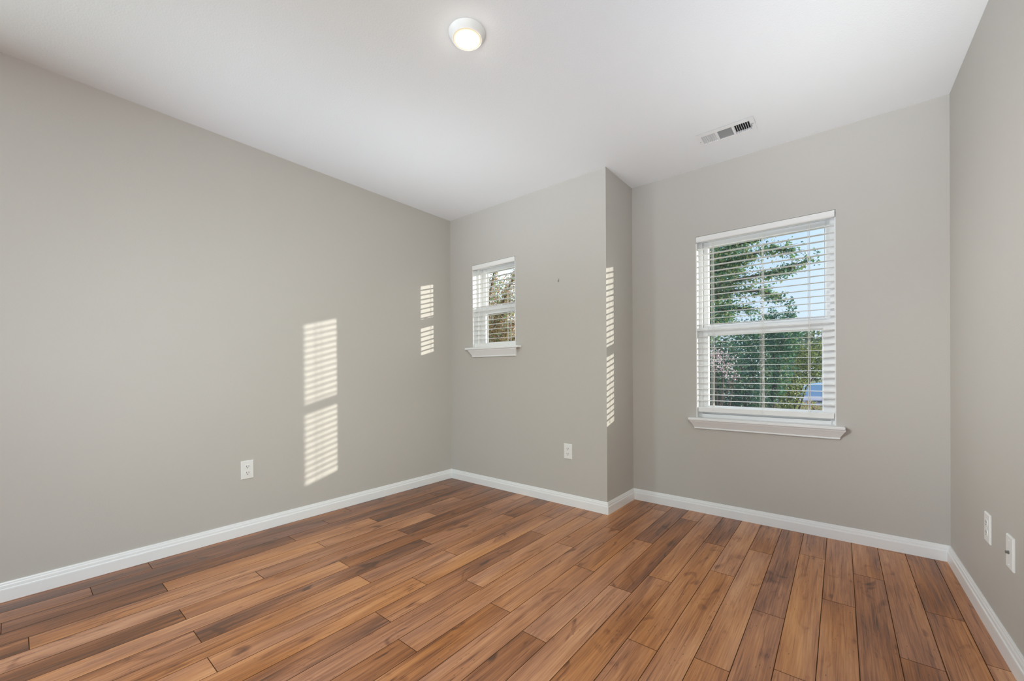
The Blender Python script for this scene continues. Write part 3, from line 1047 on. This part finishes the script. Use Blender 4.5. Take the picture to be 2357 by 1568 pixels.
def shrub(name, label, cat, base, clouds, cols, leaf_size, seed, stems=5, group=None):
    rnd = random.Random(seed)
    root = thing(name, label, cat, base, group)
    m = MB()
    tot = Vector((0, 0, 0))
    for (c, rad, n) in clouds:
        leaf_cloud(m, rnd, c, rad, n, leaf_size, cols)
    m.build('foliage', M_LEAF, root, attr='leafcol')
    m = MB()
    for k in range(stems):
        (c, rad, n) = clouds[k % len(clouds)]
        e = Vector(c) + Vector((rnd.uniform(-.6, .6) * rad[0], rnd.uniform(-.6, .6) * rad[1], rnd.uniform(-.2, .8) * rad[2]))
        b = Vector(base) + Vector((rnd.uniform(-.08, .08), rnd.uniform(-.08, .08), 0))
        mid = (b + e) / 2 + Vector((rnd.uniform(-.1, .1), rnd.uniform(-.1, .1), 0.1))
        m.tube([b, mid, e], [0.03, 0.018, 0.006], 6)
    m.build('stems', M_BARK, root)
    return root

def tree(name, label, base, limbs, cols, leaf_size, seed, trunk_r=0.12, per=60, spread=0.16, extra=()):
    """limbs: lists of points running out from the trunk; leaves follow each limb and its twigs"""
    rnd = random.Random(seed)
    root = thing(name, label, 'tree', base)
    lf = MB()
    wood = MB()
    top = max(l[0][2] for l in limbs)
    wood.tube([base, (base[0] + 0.05, base[1], base[2] + (top - base[2]) * 0.5), (limbs[0][0][0], limbs[0][0][1], top)], [trunk_r * 1.2, trunk_r, trunk_r * 0.7], 10)
    wood.build('trunk', M_BARK, root)
    wood = MB()
    for l in limbs:
        pts = [Vector(p) for p in l]
        n = len(pts)
        wood.tube(pts, [0.035 * (1 - i / n) + 0.006 for i in range(n)], 6)
        for i in range(n - 1):
            a, b = pts[i], pts[i + 1]
            ln = (b - a).length
            k = int(per * ln)
            for _ in range(k):
                u = rnd.random()
                p = a.lerp(b, u)
                fade = 1.0 - 0.55 * ((i + u) / (n - 1))
                tw = Vector((rnd.gauss(0, 1), rnd.gauss(0, 1), rnd.gauss(-0.15, 0.8))) * spread * fade
                e = p + tw + (b - a).normalized() * abs(rnd.gauss(0, 0.10))
                wood.tube([p, e], 0.0025, 3, False)
                for _ in range(rnd.randint(5, 9)):
                    leaf(lf, rnd, p.lerp(e, rnd.uniform(0.3, 1.1)) + Vector((rnd.gauss(0, .025), rnd.gauss(0, .025), rnd.gauss(0, .025))), leaf_size, cols)
    for (c, rad, cnt) in extra:
        leaf_cloud(lf, rnd, c, rad, cnt, leaf_size, cols)
    wood.build('branches', M_BARK, root)
    lf.build('foliage', M_LEAF, root, attr='leafcol')
    return root

GREEN = [(0.087, 0.246, 0.131), (0.145, 0.348, 0.145), (0.058, 0.174, 0.116), (0.261, 0.406, 0.116), (0.435, 0.435, 0.174)]
DARKG = [(0.04, 0.112, 0.08), (0.048, 0.144, 0.088), (0.064, 0.176, 0.08), (0.112, 0.208, 0.064)]
OLIVE = [(0.25, 0.338, 0.062), (0.375, 0.425, 0.088), (0.112, 0.175, 0.044), (0.525, 0.475, 0.138), (0.062, 0.1, 0.037)]
PINK = [(0.62, 0.42, 0.45), (0.72, 0.60, 0.60), (0.45, 0.26, 0.26), (0.75, 0.68, 0.68)]
RUST = [(0.643, 0.322, 0.151), (0.794, 0.416, 0.151), (0.416, 0.227, 0.151), (0.567, 0.416, 0.133), (0.302, 0.378, 0.113), (0.8, 0.567, 0.416), (0.3, 0.5, 0.16)]
ORANGE = [(0.45, 0.18, 0.05), (0.38, 0.24, 0.05), (0.28, 0.12, 0.05), (0.40, 0.32, 0.08)]

# large tree at the left of the big window's view, its branches reaching over to the right
tree('leafy_tree', 'green leafy tree outside the large window, branches reaching across the blue sky', (0.35, 5.3, GZ),
     [[(0.5, 5.2, 2.3), (1.0, 5.0, 2.7), (1.6, 4.9, 2.85), (2.05, 4.8, 2.90), (2.35, 4.8, 2.80)],
      [(0.5, 5.2, 2.1), (1.1, 5.0, 2.45), (1.7, 4.9, 2.50), (2.15, 4.8, 2.52), (2.50, 4.8, 2.62)],
      [(0.5, 5.2, 2.4), (1.0, 5.1, 2.9), (1.5, 5.0, 3.10), (1.9, 5.0, 3.12)],
      [(0.5, 5.2, 1.9), (1.0, 5.0, 2.2), (1.5, 4.9, 2.32), (1.9, 4.8, 2.25), (2.15, 4.8, 2.12)],
      [(0.5, 5.2, 1.7), (1.0, 5.0, 1.95), (1.4, 4.9, 2.05), (1.75, 4.8, 1.98)],
      [(0.5, 5.2, 2.6), (0.8, 5.2, 3.2), (1.1, 5.2, 3.7), (1.4, 5.2, 4.1)],
      [(0.5, 5.2, 2.2), (0.2, 5.3, 2.8), (-0.3, 5.4, 3.2), (-0.8, 5.5, 3.5)],
      [(0.5, 5.2, 2.0), (0.3, 5.4, 2.6), (0.2, 5.6, 3.0)]],
     GREEN, 0.052, 21, per=110, spread=0.15,
     extra=[((1.15, 5.1, 2.75), (0.45, 0.5, 0.45), 3600), ((1.05, 5.2, 2.15), (0.38, 0.4, 0.65), 3800), ((1.30, 5.0, 1.85), (0.25, 0.3, 0.25), 900), ((0.85, 5.2, 3.4), (0.8, 0.5, 0.6), 2400),
            ((1.45, 5.0, 2.85), (0.35, 0.3, 0.30), 700)])

shrub('evergreen_shrub', 'tall dark green shrub whose top stands against the sky behind the meeting rail', 'shrub', (1.6, 8.35, GZ),
      [((1.43, 8.35, 1.22), (0.68, 0.5, 1.09), 4830), ((1.87, 8.35, 1.76), (0.37, 0.32, 0.57), 1724), ((1.05, 8.25, 0.89), (0.55, 0.45, 1.31), 2989), ((2.03, 8.35, 2.33), (0.11, 0.12, 0.33), 172), ((1.65, 8.35, 2.14), (0.15, 0.14, 0.33), 252)],
      DARKG + GREEN[:2], 0.065, 5, 8)
shrub('yellow_green_shrub', 'yellow-green sunlit shrub at the right of the large window', 'shrub', (1.9, 9.8, GZ),
      [((1.82, 9.8, 0.95), (0.46, 0.5, 0.98), 4600), ((1.65, 9.6, 0.2), (0.48, 0.4, 0.70), 2000), ((2.45, 9.9, 1.28), (0.42, 0.4, 0.46), 2000)],
      OLIVE, 0.062, 6, 8)
shrub('pink_flowering_shrub', 'pale pink flowering shrub in the lower left of the large window', 'shrub', (1.35, 3.9, GZ),
      [((1.50, 3.9, 1.13), (0.22, 0.20, 0.17), 300), ((1.66, 3.9, 0.93), (0.10, 0.12, 0.10), 80), ((1.40, 3.95, 1.25), (0.15, 0.15, 0.10), 60)],
      PINK, 0.034, 8, 5)
shrub('low_dark_hedge', 'low dark green bushes along the bottom of the large window', 'hedge', (1.1, 6.65, GZ),
      [((0.92, 6.65, 0.57), (0.57, 0.45, 1.11), 5290), ((0.52, 6.75, 1.06), (0.48, 0.4, 1.08), 4140), ((1.45, 6.75, 0.03), (0.41, 0.35, 0.79), 2760)],
      DARKG + [(0.10, 0.07, 0.05)], 0.065, 9, 6)
shrub('orange_leaf_bush', 'low orange and yellow bush in the bottom right of the large window', 'bush', (2.2, 11.6, GZ),
      [((2.15, 11.6, -0.15), (0.55, 0.4, 0.28), 900), ((1.5, 11.6, -0.18), (0.4, 0.4, 0.22), 400)],
      ORANGE + OLIVE[:2], 0.06, 10, 4)
tl = shrub('distant_treeline', 'hazy green treeline far beyond the street, above the parked car', 'trees', (2.0, 30.0, GZ),
      [((1.6, 30.0, 1.9), (2.0, 1.5, 1.7), 2400), ((-0.6, 31.0, 2.6), (2.0, 1.5, 2.3), 1500)] +
      [((x_, 31.0 + (i_ % 3), 1.6 + 0.5 * (i_ % 2)), (2.4, 1.5, 1.9 + 0.4 * (i_ % 3)), 900) for i_, x_ in enumerate((-22, -18, -14, -10.5, -7, -3.5, 5.5, 9, 12.5, 16, 20))],
      [(0.20, 0.26, 0.12), (0.28, 0.30, 0.12), (0.13, 0.18, 0.10)], 0.26, 12, 13)
tag(tl, kind='stuff')
# the little window looks onto an autumn tree
tree('autumn_tree', 'rust-brown autumn tree outside the small window, bits of sky between its leaves', (-4.6, 5.4, GZ),
     [[(-4.5, 5.3, 1.4), (-4.2, 5.2, 2.0), (-3.8, 5.1, 2.5), (-3.4, 5.0, 3.0), (-3.1, 5.0, 3.5)],
      [(-4.5, 5.3, 1.5), (-4.3, 5.2, 2.3), (-4.1, 5.1, 3.0), (-3.9, 5.1, 3.7)],
      [(-4.5, 5.3, 1.3), (-4.0, 5.1, 1.7), (-3.5, 5.0, 2.0), (-3.1, 4.9, 2.2)],
      [(-4.5, 5.3, 1.2), (-4.0, 5.1, 1.45), (-3.5, 5.0, 1.65), (-3.1, 4.9, 1.8)],
      [(-4.5, 5.3, 1.5), (-4.8, 5.4, 2.3), (-5.0, 5.5, 3.2)],
      [(-4.5, 5.3, 1.6), (-3.9, 5.1, 2.2), (-3.4, 5.0, 2.6), (-3.0, 5.0, 2.8)]],
     RUST, 0.048, 31, per=120, spread=0.16, extra=[((-3.7, 5.2, 1.75), (0.80, 0.4, 0.55), 5200), ((-3.7, 5.3, 2.7), (0.75, 0.4, 0.8), 3600)])
shrub('green_holly', 'bright green shrub showing in gaps at the left of the small window', 'shrub', (-5.3, 7.0, GZ),
      [((-5.45, 7.0, 2.4), (0.55, 0.4, 1.5), 2400), ((-4.9, 6.9, 3.0), (0.3, 0.3, 0.3), 350)],
      [(0.12, 0.30, 0.09), (0.18, 0.38, 0.12), (0.09, 0.20, 0.09)], 0.075, 14, 5)

# pale blue car parked on the street
def car():
    x0, y0, z0 = 1.50, 19.2, GZ - 0.03
    root = thing('parked_car', 'pale blue car parked across the street, partly hidden by the shrubs', 'car', (x0 + 2.2, y0 + 0.9, z0))
    body = simple('pale_blue_car_paint', (0.42, 0.60, 0.78), 0.25, 0.0, noise=(3, 0.02))
    tyre = simple('tyre_rubber', (0.03, 0.03, 0.03), 0.8, noise=(20, 0.2))
    win = simple('dark_car_glass', (0.10, 0.16, 0.22), 0.08, noise=(2, 0.05))
    prof = [(0.0, 0.28), (0.02, 0.62), (0.25, 0.78), (1.15, 0.90), (1.75, 1.32), (2.9, 1.36), (3.7, 0.98), (4.35, 0.92), (4.45, 0.60), (4.42, 0.28)]
    m = MB()
    n = len(prof)
    secs = [(0.0, 0.90), (0.12, 1.0), (1.58, 1.0), (1.70, 0.90)]
    vs = []
    for (dy, sc) in secs:
        for (x, z) in prof:
            vs.append((x0 + 2.2 + (x - 2.2) * (0.985 if sc < 1 else 1), y0 + dy, z0 + 0.28 + (z - 0.28) * (0.93 if sc < 1 else 1)))
    fs = []
    for j in range(3):
        for k in range(n):
            fs.append((j * n + k, j * n + (k + 1) % n, (j + 1) * n + (k + 1) % n, (j + 1) * n + k))
    fs += [tuple(range(n)), tuple(3 * n + k for k in range(n - 1, -1, -1))]
    m.mesh(vs, fs)
    m.build('car_body', body, root)
    for (pl) in ([(1.30, 0.93), (1.80, 1.24), (2.25, 1.26), (2.25, 0.94)], [(2.33, 0.94), (2.33, 1.26), (2.88, 1.27), (3.45, 0.98)]):
        m = MB()
        m.poly([(x0 + x, y0 - 0.006, z0 + 0.28 + (z - 0.28) * 0.93) for x, z in pl])
        m.poly([(x0 + x, y0 + 0.004, z0 + 0.28 + (z - 0.28) * 0.93) for x, z in pl])
        for k in range(4):
            a, b = pl[k], pl[(k + 1) % 4]
            za, zb = z0 + 0.28 + (a[1] - 0.28) * 0.93, z0 + 0.28 + (b[1] - 0.28) * 0.93
            m.poly([(x0 + a[0], y0 - 0.006, za), (x0 + b[0], y0 - 0.006, zb), (x0 + b[0], y0 + 0.004, zb), (x0 + a[0], y0 + 0.004, za)])
        m.build('side_window', win, root)
    for wx in (1.12, 3.60):
        for wy in (y0 + 0.02, y0 + 1.50):
            m = MB()
            m.lathe([(0.20, 0), (0.31, 0.0), (0.33, 0.03), (0.33, 0.15), (0.31, 0.18), (0.20, 0.18)], (0, 0, 0), n=24,
                    tf=lambda x, y, h, wx=wx, wy=wy: Vector((x0 + wx + x, wy - 0.03 + h, z0 + 0.33 + y)))
            wh = m.build('wheel', tyre, root)
            m = MB()
            m.lathe([(0.20, -0.004), (0.05, -0.012)], (0, 0, 0), n=16, tf=lambda x, y, h, wx=wx, wy=wy: Vector((x0 + wx + x, wy - 0.03 + h, z0 + 0.33 + y)))
            m.build('hubcap', M_VENT, wh)
car()
